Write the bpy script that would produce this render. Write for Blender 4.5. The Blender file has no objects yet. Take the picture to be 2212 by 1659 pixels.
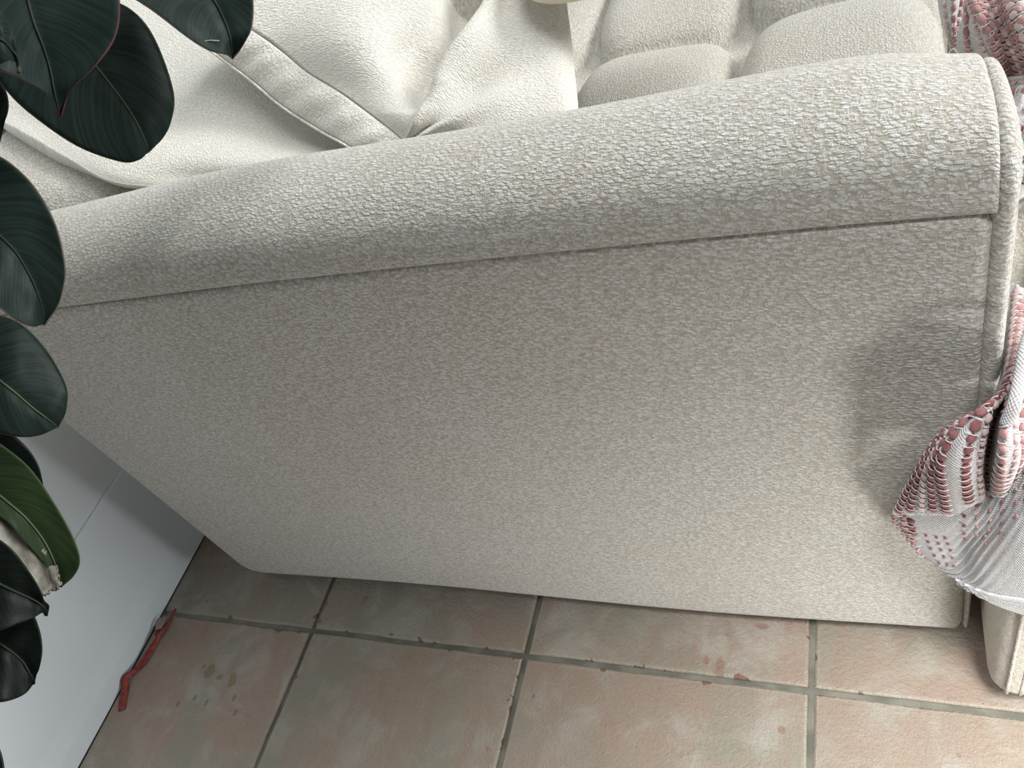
import bpy, bmesh, math, random
import numpy as np
from mathutils import Vector, Matrix

random.seed(7)
rng = np.random.default_rng(7)
COL = bpy.context.scene.collection
SC = bpy.context.scene

# ------------------------------------------------------------------ camera
FPX, CX, CY = 1696.823, 1106.0, 829.5
RW = np.array([[0.9034323, -0.038377, -0.4270097],
               [0.2479597, -0.76573733, 0.59343266],
               [-0.34975143, -0.64200743, -0.68227589]])
CAM = np.array([0.0, 0.0, 0.888])
cd = bpy.data.cameras.new('camera')
cd.sensor_width = 36.0
cd.lens = FPX / 2212.0 * 36.0
cd.clip_start = 0.02
co = bpy.data.objects.new('camera', cd)
COL.objects.link(co)
m = Matrix.Identity(4)
for i in range(3):
    m[i][0] = RW[i, 0]
    m[i][1] = -RW[i, 1]
    m[i][2] = -RW[i, 2]
    m[i][3] = CAM[i]
co.matrix_world = m
SC.camera = co

# ------------------------------------------------------------------ world, daylight, exposure
SC.view_settings.view_transform = 'Standard'
SC.view_settings.look = 'None'
SC.view_settings.exposure = 0.0
SC.view_settings.gamma = 1.0
SC.view_settings.use_curve_mapping = False
W = bpy.data.worlds.new('room_daylight')
W.use_nodes = True
SC.world = W
W.node_tree.nodes['Background'].inputs[0].default_value = (0.86, 0.93, 1.0, 1)
W.node_tree.nodes['Background'].inputs[1].default_value = 0.004


def area(name, loc, target, sx, sy, power, col):
    l = bpy.data.lights.new(name, 'AREA')
    l.shape = 'RECTANGLE'
    l.size = sx
    l.size_y = sy
    l.energy = power
    l.color = col
    o = bpy.data.objects.new(name, l)
    COL.objects.link(o)
    o.location = loc
    d = Vector(target) - Vector(loc)
    o.rotation_euler = d.to_track_quat('-Z', 'Y').to_euler()
    return o


area('window_daylight', (3.0, 1.8, 2.1), (-0.3, 0.6, 0.5), 1.2, 1.2, 175, (0.99, 1.0, 0.985))
area('side_window_daylight', (3.0, 0.6, 1.8), (-0.3, 0.6, 0.5), 1.0, 1.0, 13, (0.96, 0.99, 1.0))
area('added_front_fill', (0.9, -1.4, 1.0), (0.3, 0.35, 0.2), 1.0, 1.0, 1.25, (0.96, 0.985, 1.0))  # added frontal fill for the arm's side panel and the leaves, not a door
low = area('added_low_beam', (1.35, -1.3, 0.14), (0.06, 0.37, 0.05), 0.6, 0.22, 1.7, (1.0, 1.0, 0.985))  # added narrow low beam, shaped to brighten just the panel's lower right
low.data.spread = math.radians(32)
floor_spot = area('added_floor_spot', (0.50, -0.40, 2.3), (0.36, 0.02, 0.0), 0.6, 0.5, 7.5, (1.0, 1.0, 0.985))  # invented skylight, a downward spot that brightens the floor at right
floor_spot.data.spread = math.radians(35)
sofa_fill = area('added_sofa_fill', (0.6, 1.4, 2.4), (0.0, 0.95, 0.4), 1.5, 1.2, 8, (0.98, 1.0, 0.99))  # added overhead fill for cushions, seat and arm top; keeps off the side panel
sofa_fill.data.spread = math.radians(90)
cushion_fill = area('added_cushion_fill', (-0.1, 1.0, 2.5), (-0.45, 0.78, 0.6), 0.9, 0.8, 1.5, (1.0, 1.0, 0.985))  # added overhead fill aimed at the corner cushions to brighten them
cushion_fill.data.spread = math.radians(50)
side_low = area('added_wall_fill', (2.4, 0.12, 0.45), (-1.0, 0.15, 0.25), 0.6, 0.45, 2.6, (0.93, 0.975, 1.0))  # added low lamp that brightens the wall and skirting; its window is made up
side_low.data.spread = math.radians(60)


# ------------------------------------------------------------------ helpers
def ray(u, v):
    return RW @ np.array([u - CX, v - CY, FPX])


def on(u, v, axis, val):
    """3-D point of the ray of a photo pixel where it meets a world plane"""
    d = ray(u, v)
    return CAM + d * ((val - CAM[axis]) / d[axis])


def py(u, v, y):
    return on(u, v, 1, y)


def pz(u, v, z):
    return on(u, v, 2, z)


def pd(u, v, dist):
    d = ray(u, v)
    return CAM + d / np.linalg.norm(d) * dist


def link(name, me, mat=None, parent=None):
    o = bpy.data.objects.new(name, me)
    COL.objects.link(o)
    if mat is not None:
        me.materials.append(mat)
    if parent is not None:
        o.parent = parent
    return o


def tag(o, label=None, cat=None, group=None, kind=None):
    if label:
        o['label'] = label
    if cat:
        o['category'] = cat
    if group:
        o['group'] = group
    if kind:
        o['kind'] = kind
    return o


def empty(name, loc=(0, 0, 0)):
    o = bpy.data.objects.new(name, None)
    o.empty_display_size = 0.05
    COL.objects.link(o)
    o.location = loc
    return o


def hang(o, root):
    """parent o (built in world coordinates) to a root standing elsewhere"""
    o.parent = root
    o.matrix_parent_inverse = Matrix.Translation(Vector(root.location)).inverted()
    return o


def cr(P, n):
    """Catmull-Rom resample of P (k,...) along axis 0 to n samples"""
    P = np.asarray(P, float)
    k = len(P)
    Q = np.concatenate([[2 * P[0] - P[1]], P, [2 * P[-1] - P[-2]]])
    ts = np.linspace(0, k - 1, n)
    out = []
    for t in ts:
        i = min(int(t), k - 2)
        f = t - i
        a, b, c, d = Q[i], Q[i + 1], Q[i + 2], Q[i + 3]
        out.append(0.5 * (2 * b + (c - a) * f + (2 * a - 5 * b + 4 * c - d) * f * f + (3 * b - a - 3 * c + d) * f ** 3))
    return np.array(out)


def surf(P, nr, nc):
    """rows x cols control points -> dense (nr,nc,3) grid"""
    A = cr(np.asarray(P, float), nr)
    return np.swapaxes(cr(np.swapaxes(A, 0, 1), nc), 0, 1)


def grid_normals(G):
    du = np.gradient(G, axis=1)
    dv = np.gradient(G, axis=0)
    N = np.cross(du, dv)
    return N / (np.linalg.norm(N, axis=2, keepdims=True) + 1e-12)


def grid_uv(G):
    du = np.linalg.norm(np.diff(G, axis=1), axis=2).mean(axis=0)
    dv = np.linalg.norm(np.diff(G, axis=0), axis=2).mean(axis=1)
    return np.concatenate([[0], np.cumsum(du)]), np.concatenate([[0], np.cumsum(dv)])


def slab(name, G, thick, mat, parent=None, uvmode='m', toward=None, uvs=None, back=None):
    """closed sheet: grid G, and the same grid moved back by `thick` along the normal"""
    nr, nc = G.shape[:2]
    N = grid_normals(G)
    if toward is not None and np.mean(N @ np.asarray(toward, float)) < 0:
        N = -N
    th = np.asarray(thick)
    if th.ndim == 2:
        th = th[..., None]
    B = (G - N * th) if back is None else back
    V = np.concatenate([G.reshape(-1, 3), B.reshape(-1, 3)])
    n = nr * nc
    F = []
    for r in range(nr - 1):
        for c in range(nc - 1):
            a = r * nc + c
            F.append((a, a + 1, a + nc + 1, a + nc))
            F.append((n + a, n + a + nc, n + a + nc + 1, n + a + 1))
    for c in range(nc - 1):
        F.append((c + 1, c, n + c, n + c + 1))
        a = (nr - 1) * nc + c
        F.append((a, a + 1, n + a + 1, n + a))
    for r in range(nr - 1):
        a = r * nc
        F.append((a, a + nc, n + a + nc, n + a))
        a = r * nc + nc - 1
        F.append((a + nc, a, n + a, n + a + nc))
    me = bpy.data.meshes.new(name)
    me.from_pydata(V.tolist(), [], F)
    if uvs is not None:
        UU = uvs
    else:
        if uvmode == 'm':
            u, v = grid_uv(G)
        else:
            u, v = np.linspace(0, 1, nc), np.linspace(0, 1, nr)
        UU = np.stack(np.meshgrid(u, v), axis=2)
    UU = np.concatenate([UU.reshape(-1, 2), UU.reshape(-1, 2)])
    ul = me.uv_layers.new(name='UVMap')
    li = np.zeros(len(me.loops), dtype=np.int32)
    me.loops.foreach_get('vertex_index', li)
    ul.data.foreach_set('uv', UU[li].astype(np.float32).ravel())
    bm = bmesh.new()
    bm.from_mesh(me)
    bmesh.ops.recalc_face_normals(bm, faces=bm.faces)
    bm.to_mesh(me)
    bm.free()
    me.polygons.foreach_set('use_smooth', [True] * len(me.polygons))
    return link(name, me, mat, parent)


def tube_arrays(P, rad, seg=6, closed=False):
    P = np.asarray(P, float)
    n = len(P)
    rad = np.broadcast_to(np.asarray(rad, float), (n,))
    T = np.gradient(P, axis=0)
    T /= np.linalg.norm(T, axis=1, keepdims=True) + 1e-12
    up = np.array([0, 0, 1.0]) if abs(T[0][2]) < 0.9 else np.array([1.0, 0, 0])
    V, F = [], []
    a = np.cross(T[0], up)
    a /= np.linalg.norm(a)
    for i in range(n):
        a = a - T[i] * (a @ T[i])
        a /= np.linalg.norm(a) + 1e-12
        b = np.cross(T[i], a)
        for k in range(seg):
            th = 2 * math.pi * k / seg
            V.append(P[i] + rad[i] * (a * math.cos(th) + b * math.sin(th)))
    for i in range(n - 1):
        for k in range(seg):
            k2 = (k + 1) % seg
            F.append((i * seg + k, i * seg + k2, (i + 1) * seg + k2, (i + 1) * seg + k))
    F.append(tuple(range(seg - 1, -1, -1)))
    F.append(tuple((n - 1) * seg + k for k in range(seg)))
    return V, F


def mesh(name, V, F, mat, parent=None, smooth=True):
    me = bpy.data.meshes.new(name)
    me.from_pydata([tuple(map(float, v)) for v in V], [], F)
    if smooth:
        me.polygons.foreach_set('use_smooth', [True] * len(me.polygons))
    me.update()
    return link(name, me, mat, parent)


def tube(name, P, rad, mat, parent=None, seg=6):
    V, F = tube_arrays(P, rad, seg)
    o = mesh(name, V, F, mat, parent)
    P = np.asarray(P, float)
    arc = np.concatenate([[0], np.cumsum(np.linalg.norm(np.diff(P, axis=0), axis=1))])
    r = float(np.mean(rad))
    ul = o.data.uv_layers.new(name='UVMap')
    for l in o.data.loops:
        i, k = divmod(l.vertex_index, seg)
        ul.data[l.index].uv = (arc[min(i, len(arc) - 1)], r * 2 * math.pi * min(k, seg - k) / seg)
    return o


def rbox(name, lo, hi, r, mat, parent=None, seg=4, uvscale=True):
    """rounded box with box-projected UV in metres"""
    bm = bmesh.new()
    bmesh.ops.create_cube(bm, size=1)
    lo = np.array(lo, float)
    hi = np.array(hi, float)
    for v in bm.verts:
        for k in range(3):
            v.co[k] = lo[k] if v.co[k] < 0 else hi[k]
    bmesh.ops.bevel(bm, geom=list(bm.edges) + list(bm.verts), offset=r, segments=seg, profile=0.5, affect='EDGES')
    uvl = bm.loops.layers.uv.new('UVMap')
    for f in bm.faces:
        n = f.normal
        ax = max(range(3), key=lambda k: abs(n[k]))
        ij = [(1, 2), (0, 2), (0, 1)][ax]
        for l in f.loops:
            l[uvl].uv = (l.vert.co[ij[0]], l.vert.co[ij[1]])
        f.smooth = True
    me = bpy.data.meshes.new(name)
    bm.to_mesh(me)
    bm.free()
    return link(name, me, mat, parent)


# ------------------------------------------------------------------ materials
class NT:
    def __init__(s, name):
        s.m = bpy.data.materials.new(name)
        s.m.use_nodes = True
        s.t = s.m.node_tree
        s.b = s.t.nodes['Principled BSDF']

    def n(s, typ, ins=None, **kw):
        nd = s.t.nodes.new(typ)
        for k, v in kw.items():
            setattr(nd, k, v)
        for k, v in (ins or {}).items():
            if hasattr(v, 'is_output'):
                s.t.links.new(v, nd.inputs[k])
            else:
                nd.inputs[k].default_value = v
        return nd

    def math(s, op, a, b=0.0, c=None):
        ins = {0: a, 1: b}
        if c is not None:
            ins[2] = c
        return s.n('ShaderNodeMath', ins, operation=op).outputs[0]

    def rng(s, x, a, b, c=0.0, d=1.0, smooth=True):
        return s.n('ShaderNodeMapRange', {0: x, 1: a, 2: b, 3: c, 4: d},
                   interpolation_type='SMOOTHSTEP' if smooth else 'LINEAR').outputs[0]

    def mix(s, f, a, b, blend='MIX'):
        nd = s.n('ShaderNodeMix', None, data_type='RGBA', blend_type=blend)
        for k, v in ((0, f), (6, a), (7, b)):
            if hasattr(v, 'is_output'):
                s.t.links.new(v, nd.inputs[k])
            elif k == 0:
                nd.inputs[k].default_value = v
            else:
                nd.inputs[k].default_value = (*v, 1) if len(v) == 3 else v
        return nd.outputs[2]

    def xyz(s, v):
        return s.n('ShaderNodeSeparateXYZ', {0: v}).outputs

    def vec(s, x, y, z=0.0):
        return s.n('ShaderNodeCombineXYZ', {0: x, 1: y, 2: z}).outputs[0]

    def noise(s, v, scale, detail=2.0, rough=0.5, dist=0.0):
        return s.n('ShaderNodeTexNoise', {'Vector': v, 'Scale': scale, 'Detail': detail, 'Roughness': rough, 'Distortion': dist}).outputs[0]

    def put(s, **kw):
        for k, v in kw.items():
            k = k.replace('_', ' ')
            if hasattr(v, 'is_output'):
                s.t.links.new(v, s.b.inputs[k])
            else:
                s.b.inputs[k].default_value = (*v, 1) if isinstance(v, tuple) and len(v) == 3 else v

    def bump(s, h, strength, dist):
        o = s.n('ShaderNodeBump', {'Height': h, 'Strength': strength, 'Distance': dist}).outputs[0]
        s.t.links.new(o, s.b.inputs['Normal'])


def fabric(name, ground=(0.365, 0.325, 0.265), ground2=(0.455, 0.42, 0.36), slub=(0.745, 0.75, 0.735), cell=(0.0054, 0.0029), bump=0.7, shear=0.42):
    t = NT(name)
    uv = t.n('ShaderNodeUVMap', None, uv_map='UVMap').outputs[0]
    warp = t.n('ShaderNodeTexNoise', {'Vector': uv, 'Scale': 70.0, 'Detail': 1.0}).outputs[1]
    wx = t.xyz(warp)
    u0, v0, _ = t.xyz(uv)
    u = t.math('MULTIPLY_ADD', wx[0], 0.0045, u0)
    v = t.math('MULTIPLY_ADD', wx[1], 0.0028, v0)
    su = t.math('ADD', t.math('MULTIPLY', u, 1 / cell[0]), t.math('MULTIPLY', v, shear / cell[1]))
    sv = t.math('MULTIPLY', v, 1 / cell[1])
    vor = t.n('ShaderNodeTexVoronoi', {'Vector': t.vec(su, sv), 'Scale': 1.0, 'Randomness': 0.8}, voronoi_dimensions='2D')
    R = t.xyz(vor.outputs['Color'])
    slm = t.rng(vor.outputs['Distance'], 0.2, 0.62, 1.0, 0.0)
    slm = t.math('MULTIPLY', slm, t.rng(R[0], 0.05, 0.55, 0.18, 1.0))
    vo2 = t.n('ShaderNodeTexVoronoi', {'Vector': t.vec(t.math('SUBTRACT', t.math('MULTIPLY', u, 1.9 / cell[0]), t.math('MULTIPLY', v, 0.5 / cell[1])), t.math('MULTIPLY', v, 1.7 / cell[1])), 'Scale': 1.0, 'Randomness': 1.0}, voronoi_dimensions='2D')
    R2 = t.xyz(vo2.outputs['Color'])
    sm2 = t.math('MULTIPLY', t.rng(vo2.outputs['Distance'], 0.15, 0.6, 1.0, 0.0), t.rng(R2[1], 0.35, 0.75))
    fib = t.noise(t.vec(t.math('MULTIPLY', u, 170.0), t.math('MULTIPLY', v, 900.0)), 1.0, 2.0)
    slm = t.math('MULTIPLY', slm, t.rng(fib, 0.32, 0.55, 0.45, 1.0))
    slm = t.math('MULTIPLY', slm, t.rng(R2[0], 0.0, 0.5, 0.45, 1.0))
    slm = t.math('MAXIMUM', slm, t.math('MULTIPLY', sm2, 0.75))
    thr = t.noise(t.vec(t.math('MULTIPLY', u, 620.0), t.math('MULTIPLY', v, 190.0)), 1.0, 2.0)
    thm = t.rng(thr, 0.52, 0.68)
    fine = t.noise(uv, 1500.0, 2.0)
    gcol = t.mix(t.rng(t.noise(t.vec(t.math('MULTIPLY', u, 260.0), t.math('MULTIPLY', v, 420.0)), 1.0, 1.0), 0.35, 0.65), ground, ground2)
    c = t.mix(t.math('MULTIPLY', thm, 0.55), gcol, tuple(x * 0.93 for x in slub))
    c = t.mix(slm, c, slub)
    c = t.mix(t.rng(fine, 0.32, 0.68, 0.0, 0.34), c, tuple(x * 0.7 for x in ground2))
    big = t.rng(t.noise(uv, 5.0, 3.0), 0.35, 0.7, 0.0, 0.5)
    c = t.mix(big, c, (0.95, 0.91, 0.87), 'MULTIPLY')
    t.put(Base_Color=c, Roughness=0.95, Sheen_Weight=0.25, Sheen_Roughness=0.5, Specular_IOR_Level=0.15)
    h = t.math('ADD', t.math('ADD', t.math('MULTIPLY', slm, 1.0), t.math('MULTIPLY', thm, 0.4)), t.math('MULTIPLY', fine, 0.55))
    t.bump(h, bump, 0.0014)
    return t.m


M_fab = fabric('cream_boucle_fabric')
M_fablit = fabric('cream_fabric_lit_tone', ground=(0.60, 0.55, 0.455), ground2=(0.70, 0.665, 0.59), slub=(0.88, 0.885, 0.865), cell=(0.0046, 0.0030))  # same cloth as the arm, paler to paint in the light on the cushions
M_fabshade = fabric('cream_fabric_shade_tone', ground=(0.36, 0.325, 0.265), ground2=(0.45, 0.42, 0.36), slub=(0.62, 0.615, 0.59), cell=(0.0048, 0.0032))  # same cloth once more, darkened so the seat looks less lit
M_fabs = fabric('cream_footstool_fabric', ground=(0.56, 0.50, 0.40), ground2=(0.62, 0.57, 0.48), slub=(0.80, 0.79, 0.74), cell=(0.0055, 0.0040), shear=0.1)


def plain(name, col, rough=0.6, **kw):
    t = NT(name)
    t.put(Base_Color=col, Roughness=rough, **kw)
    return t.m


def wallmat(name, col, rough, bs):
    t = NT(name)
    oc = t.n('ShaderNodeTexCoord').outputs['Object']
    t.put(Base_Color=t.mix(t.rng(t.noise(oc, 3.0, 4.0), 0.3, 0.7), col, tuple(c * 0.96 for c in col)), Roughness=rough)
    t.bump(t.noise(oc, 90.0, 2.0), bs, 0.0008)
    return t.m


M_wall = wallmat('white_wall_paint', (0.74, 0.785, 0.81), 0.6, 0.25)
M_skirt = wallmat('white_satin_paint', (0.76, 0.815, 0.85), 0.42, 0.1)
M_ceil = plain('white_ceiling_paint', (0.8, 0.8, 0.8), 0.8)


def tile_material():
    t = NT('beige_terracotta_tile')
    tc = t.n('ShaderNodeTexCoord')
    geo = t.n('ShaderNodeNewGeometry').outputs['Position']
    oi = t.n('ShaderNodeObjectInfo').outputs['Random']
    off = t.math('MULTIPLY', oi, 37.0)
    x, y, z = t.xyz(geo)
    p = t.vec(x, y, off)
    n1 = t.noise(p, 5.5, 5.0, 0.55)
    n2 = t.noise(p, 17.0, 5.0, 0.6, 0.6)
    st = t.noise(t.vec(t.math('MULTIPLY', x, 42.0), t.math('MULTIPLY', y, 7.0), off), 1.0, 5.0, 0.65)
    c = t.mix(t.rng(n1, 0.40, 0.60), (0.50, 0.455, 0.37), (0.60, 0.445, 0.355))
    c = t.mix(t.rng(n2, 0.45, 0.72, 0.0, 0.9), c, (0.70, 0.645, 0.56))
    c = t.mix(t.rng(st, 0.53, 0.70, 0.0, 0.55), c, (0.56, 0.37, 0.29))
    c = t.mix(t.rng(oi, 0.0, 1.0, 0.0, 0.35), c, (0.50, 0.45, 0.36))
    # fine pits
    pit = t.rng(t.noise(p, 70.0, 3.0, 0.7), 0.70, 0.78)
    c = t.mix(t.math('MULTIPLY', pit, 0.55), c, (0.36, 0.22, 0.16))
    # worn edge and terracotta chips, by distance from the tile's edge
    gx, gy, gz = t.xyz(tc.outputs['Generated'])
    ex = t.math('MINIMUM', gx, t.math('SUBTRACT', 1.0, gx))
    ey = t.math('MINIMUM', gy, t.math('SUBTRACT', 1.0, gy))
    e = t.math('MULTIPLY', t.math('MINIMUM', ex, ey), 0.326)
    rim = t.rng(e, 0.002, 0.007, 0.40, 0.0)
    c = t.mix(rim, c, (0.66, 0.60, 0.50))
    cn = t.noise(p, 48.0, 2.0, 0.6)
    chip = t.math('LESS_THAN', e, t.math('MULTIPLY', t.rng(cn, 0.58, 0.72), 0.0068))
    c = t.mix(t.math('MULTIPLY', chip, 0.85), c, (0.33, 0.17, 0.11))
    # stains with a place of their own
    nw = t.noise(p, 90.0, 3.0, 0.6)

    def spot(px, pyy, ax, ay, col, c, k=0.6):
        P = pz(px, pyy, 0.0)
        dx = t.math('DIVIDE', t.math('SUBTRACT', x, float(P[0])), ax)
        dy = t.math('DIVIDE', t.math('SUBTRACT', y, float(P[1])), ay)
        wob = t.math('MULTIPLY', t.math('SUBTRACT', nw, 0.5), 1.6)
        d = t.math('ADD', t.math('SQRT', t.math('ADD', t.math('MULTIPLY', dx, dx), t.math('MULTIPLY', dy, dy))), wob)
        return t.mix(t.rng(d, 0.8, 1.05, k, 0.0), c, col)
    Y = (0.36, 0.25, 0.10)
    D = (0.27, 0.22, 0.18)
    T = (0.46, 0.25, 0.18)
    for a in ((452, 1451, .010, .011, Y), (474, 1463, .006, .005, Y), (503, 1467, .007, .011, Y), (440, 1440, .004, .004, Y),
              (421, 1507, .004, .004, D), (445, 1518, .003, .004, D), (506, 1506, .004, .006, D), (508, 1539, .004, .006, D), (384, 1521, .003, .004, D),
              (1555, 1444, .006, .014, T), (1526, 1426, .004, .006, T), (1646, 1353, .008, .004, T), (787, 1295, .005, .006, T), (1053, 1617, .003, .004, T),
              (1688, 1578, .004, .005, T), (446, 1298, .002, .003, D), (1152, 1505, .002, .003, D)):
        c = spot(*a, c)
    c = t.mix(1.0, c, (0.72, 0.73, 0.73), 'MULTIPLY')
    t.put(Base_Color=c, Roughness=0.55, Specular_IOR_Level=0.35)
    h = t.math('ADD', t.math('MULTIPLY', t.noise(p, 210.0, 4.0, 0.7), 1.6), t.math('MULTIPLY', n2, 1.0))
    h = t.math('SUBTRACT', h, t.math('MULTIPLY', chip, 0.8))
    t.bump(h, 0.75, 0.004)
    return t.m


M_tile = tile_material()
tg = NT('grey_green_grout')
oc = tg.n('ShaderNodeTexCoord').outputs['Object']
tg.put(Base_Color=tg.mix(tg.rng(tg.noise(oc, 30.0, 4.0), 0.35, 0.65), (0.16, 0.16, 0.13), (0.26, 0.255, 0.21)), Roughness=0.9)
tg.bump(tg.noise(oc, 400.0, 3.0), 0.4, 0.002)
M_grout = tg.m


def leaf_material(name, base, tint, rimcol, spec=0.06):
    t = NT(name)
    uv = t.n('ShaderNodeUVMap', None, uv_map='UVMap').outputs[0]
    u, v, _ = t.xyz(uv)
    a = t.math('ABSOLUTE', t.math('SUBTRACT', u, 0.5))
    vein = t.noise(t.vec(t.math('SUBTRACT', t.math('MULTIPLY', v, 55.0), t.math('MULTIPLY', a, 26.0)), t.math('MULTIPLY', u, 1.5)), 1.0, 3.0)
    c = t.mix(t.rng(vein, 0.4, 0.65), base, tint)
    c = t.mix(t.rng(a, 0.488, 0.498), c, rimcol)
    dust = t.rng(t.noise(uv, 60.0, 3.0, 0.7), 0.70, 0.78, 0.0, 0.25)
    c = t.mix(dust, c, (0.25, 0.26, 0.26))
    t.put(Base_Color=c, Roughness=t.rng(t.noise(uv, 6.0, 3.0), 0.3, 0.7, 0.38, 0.5), Specular_IOR_Level=spec)
    t.bump(vein, 0.16, 0.0010)
    return t.m


M_leaf = leaf_material('dark_rubber_leaf', (0.010, 0.017, 0.015), (0.016, 0.026, 0.022), (0.10, 0.09, 0.07))
M_leafr = leaf_material('dark_rubber_leaf_red_edge', (0.010, 0.018, 0.016), (0.015, 0.026, 0.022), (0.085, 0.036, 0.036))
M_leafg = leaf_material('green_rubber_leaf', (0.014, 0.024, 0.010), (0.020, 0.034, 0.013), (0.05, 0.06, 0.03))
M_leafk = leaf_material('blackish_rubber_leaf', (0.004, 0.006, 0.005), (0.006, 0.009, 0.007), (0.015, 0.02, 0.015), 0.08)
M_rib = plain('leaf_midrib_green', (0.045, 0.055, 0.02), 0.5)
M_ribd = plain('leaf_midrib_dark', (0.016, 0.022, 0.015), 0.6, Specular_IOR_Level=0.2)
M_dry = NT('dried_leaf_patch')
oc = M_dry.n('ShaderNodeTexCoord').outputs['Object']
M_dry.put(Base_Color=M_dry.mix(M_dry.rng(M_dry.noise(oc, 55.0, 5.0, 0.65), 0.35, 0.65), (0.13, 0.12, 0.095), (0.27, 0.26, 0.22)), Roughness=0.85)
M_dry = M_dry.m
M_bark = plain('rubber_plant_bark', (0.16, 0.11, 0.075), 0.85)
M_soil = plain('potting_soil', (0.03, 0.02, 0.015), 0.95)
M_pot = plain('grey_pot_glaze', (0.32, 0.33, 0.34), 0.4)


def cloth_material():
    t = NT('white_woven_throw_cloth')
    uv = t.n('ShaderNodeUVMap', None, uv_map='UVMap').outputs[0]
    u, v, _ = t.xyz(uv)
    wv = t.math('MULTIPLY', t.math('SINE', t.math('MULTIPLY', u, 2 * math.pi / 0.0024)), t.math('SINE', t.math('MULTIPLY', v, 2 * math.pi / 0.0024)))
    n = t.noise(uv, 450.0, 3.0)
    k = t.math('ADD', t.rng(wv, -1.0, 1.0, 0.0, 0.6), t.math('MULTIPLY', n, 0.5))
    c = t.mix(t.rng(k, 0.2, 0.8), (0.37, 0.355, 0.36), (0.80, 0.80, 0.81))
    blush = t.rng(t.noise(uv, 25.0, 2.0), 0.45, 0.7, 0.0, 0.35)
    c = t.mix(blush, c, (0.66, 0.55, 0.55))
    t.put(Base_Color=c, Roughness=0.95, Sheen_Weight=0.2, Specular_IOR_Level=0.1)
    t.bump(k, 0.8, 0.0012)
    return t.m


M_cloth = cloth_material()


def yarn(name, c1, c2):
    t = NT(name)
    oc = t.n('ShaderNodeTexCoord').outputs['Object']
    oi = t.n('ShaderNodeObjectInfo').outputs['Random']
    geo = t.n('ShaderNodeNewGeometry').outputs['Position']
    n = t.noise(geo, 160.0, 1.0)
    f = t.noise(geo, 1500.0, 2.0)
    c = t.mix(t.rng(n, 0.3, 0.7), c1, c2)
    c = t.mix(t.rng(f, 0.4, 0.7, 0.0, 0.35), c, tuple(min(1, x * 1.5) for x in c2))
    t.put(Base_Color=c, Roughness=0.95, Sheen_Weight=0.2, Specular_IOR_Level=0.1)
    t.bump(f, 0.5, 0.001)
    return t.m


M_rose = yarn('dusty_rose_yarn', (0.34, 0.165, 0.16), (0.45, 0.275, 0.265))
M_deep = yarn('deep_rose_yarn', (0.185, 0.062, 0.066), (0.27, 0.115, 0.117))
M_pale = yarn('pale_pink_yarn', (0.55, 0.40, 0.39), (0.60, 0.47, 0.46))
M_white = yarn('white_loop_yarn', (0.66, 0.63, 0.62), (0.72, 0.70, 0.68))


# ------------------------------------------------------------------ setting: floor, wall, skirting
WALL = -1.0515          # face of the white wall
SKF = -1.046           # face of the skirting board
TS, JX, JY, GAP = 0.333, -0.7476, 0.3245, 0.0066

fl = mesh('floor', [(WALL - .1, -1.6, -.012), (2.9, -1.6, -.012), (2.9, 2.9, -.012), (WALL - .1, 2.9, -.012),
                    (WALL - .1, -1.6, -.0042), (2.9, -1.6, -.0042), (2.9, 2.9, -.0042), (WALL - .1, 2.9, -.0042)],
          [(3, 2, 1, 0), (4, 5, 6, 7), (0, 1, 5, 4), (1, 2, 6, 5), (2, 3, 7, 6), (3, 0, 4, 7)], M_grout, smooth=False)
tag(fl, 'beige and pink worn terracotta tiled floor with dark grey green grout', kind='structure')


def tile_mesh(w, h, seed):
    r = random.Random(seed)
    pts = []
    k = 7

    def jit(a):
        return a * r.uniform(-1, 1)
    for side in range(4):
        for i in range(k):
            f = i / k - 0.5
            j = jit(0.0008) if i else 0
            if side == 0:
                pts.append((f * w, -h / 2 + j))
            elif side == 1:
                pts.append((w / 2 + j, f * h))
            elif side == 2:
                pts.append((-f * w, h / 2 + j))
            else:
                pts.append((-w / 2 + j, -f * h))
    n = len(pts)
    V, F = [], []
    for ring, (ins, z) in enumerate(((0, -.010), (0, -.0022), (.0022, 0.0))):
        for x, y in pts:
            V.append((x * (1 - 2 * ins / w), y * (1 - 2 * ins / h), z))
    for ring in range(2):
        for i in range(n):
            j = (i + 1) % n
            F.append((ring * n + i, ring * n + j, (ring + 1) * n + j, (ring + 1) * n + i))
    F.append(tuple(2 * n + i for i in range(n)))
    F.append(tuple(range(n - 1, -1, -1)))
    me = bpy.data.meshes.new('floor_tile')
    me.from_pydata(V, [], F)
    me.materials.append(M_tile)
    return me


variants = [tile_mesh(TS - GAP, TS - GAP, s) for s in range(5)]
cutw = JX - GAP / 2 - (SKF + 0.001)
cuts = [tile_mesh(cutw, TS - GAP, 20 + s) for s in range(3)]
for i in range(-1, 10):
    for j in range(-5, 7):
        yc = JY - TS / 2 + j * TS
        if i < 0:
            me, xc = cuts[j % 3], SKF + 0.001 + cutw / 2
        else:
            me, xc = variants[(i * 3 + j * 2) % 5], JX + TS / 2 + i * TS
        o = bpy.data.objects.new('floor_tile', me)
        COL.objects.link(o)
        o.location = (xc, yc, random.uniform(-.0006, .0004))
        o.parent = fl

w = mesh('wall_left', [(WALL, -1.6, -.01), (WALL, 2.9, -.01), (WALL, 2.9, 2.5), (WALL, -1.6, 2.5),
                       (WALL - .1, -1.6, -.01), (WALL - .1, 2.9, -.01), (WALL - .1, 2.9, 2.5), (WALL - .1, -1.6, 2.5)],
         [(0, 3, 2, 1), (4, 5, 6, 7), (0, 1, 5, 4), (2, 3, 7, 6), (1, 2, 6, 5), (3, 0, 4, 7)], M_wall, smooth=False)
tag(w, 'plain white painted wall behind the sofa and the rubber plant', kind='structure')

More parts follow.
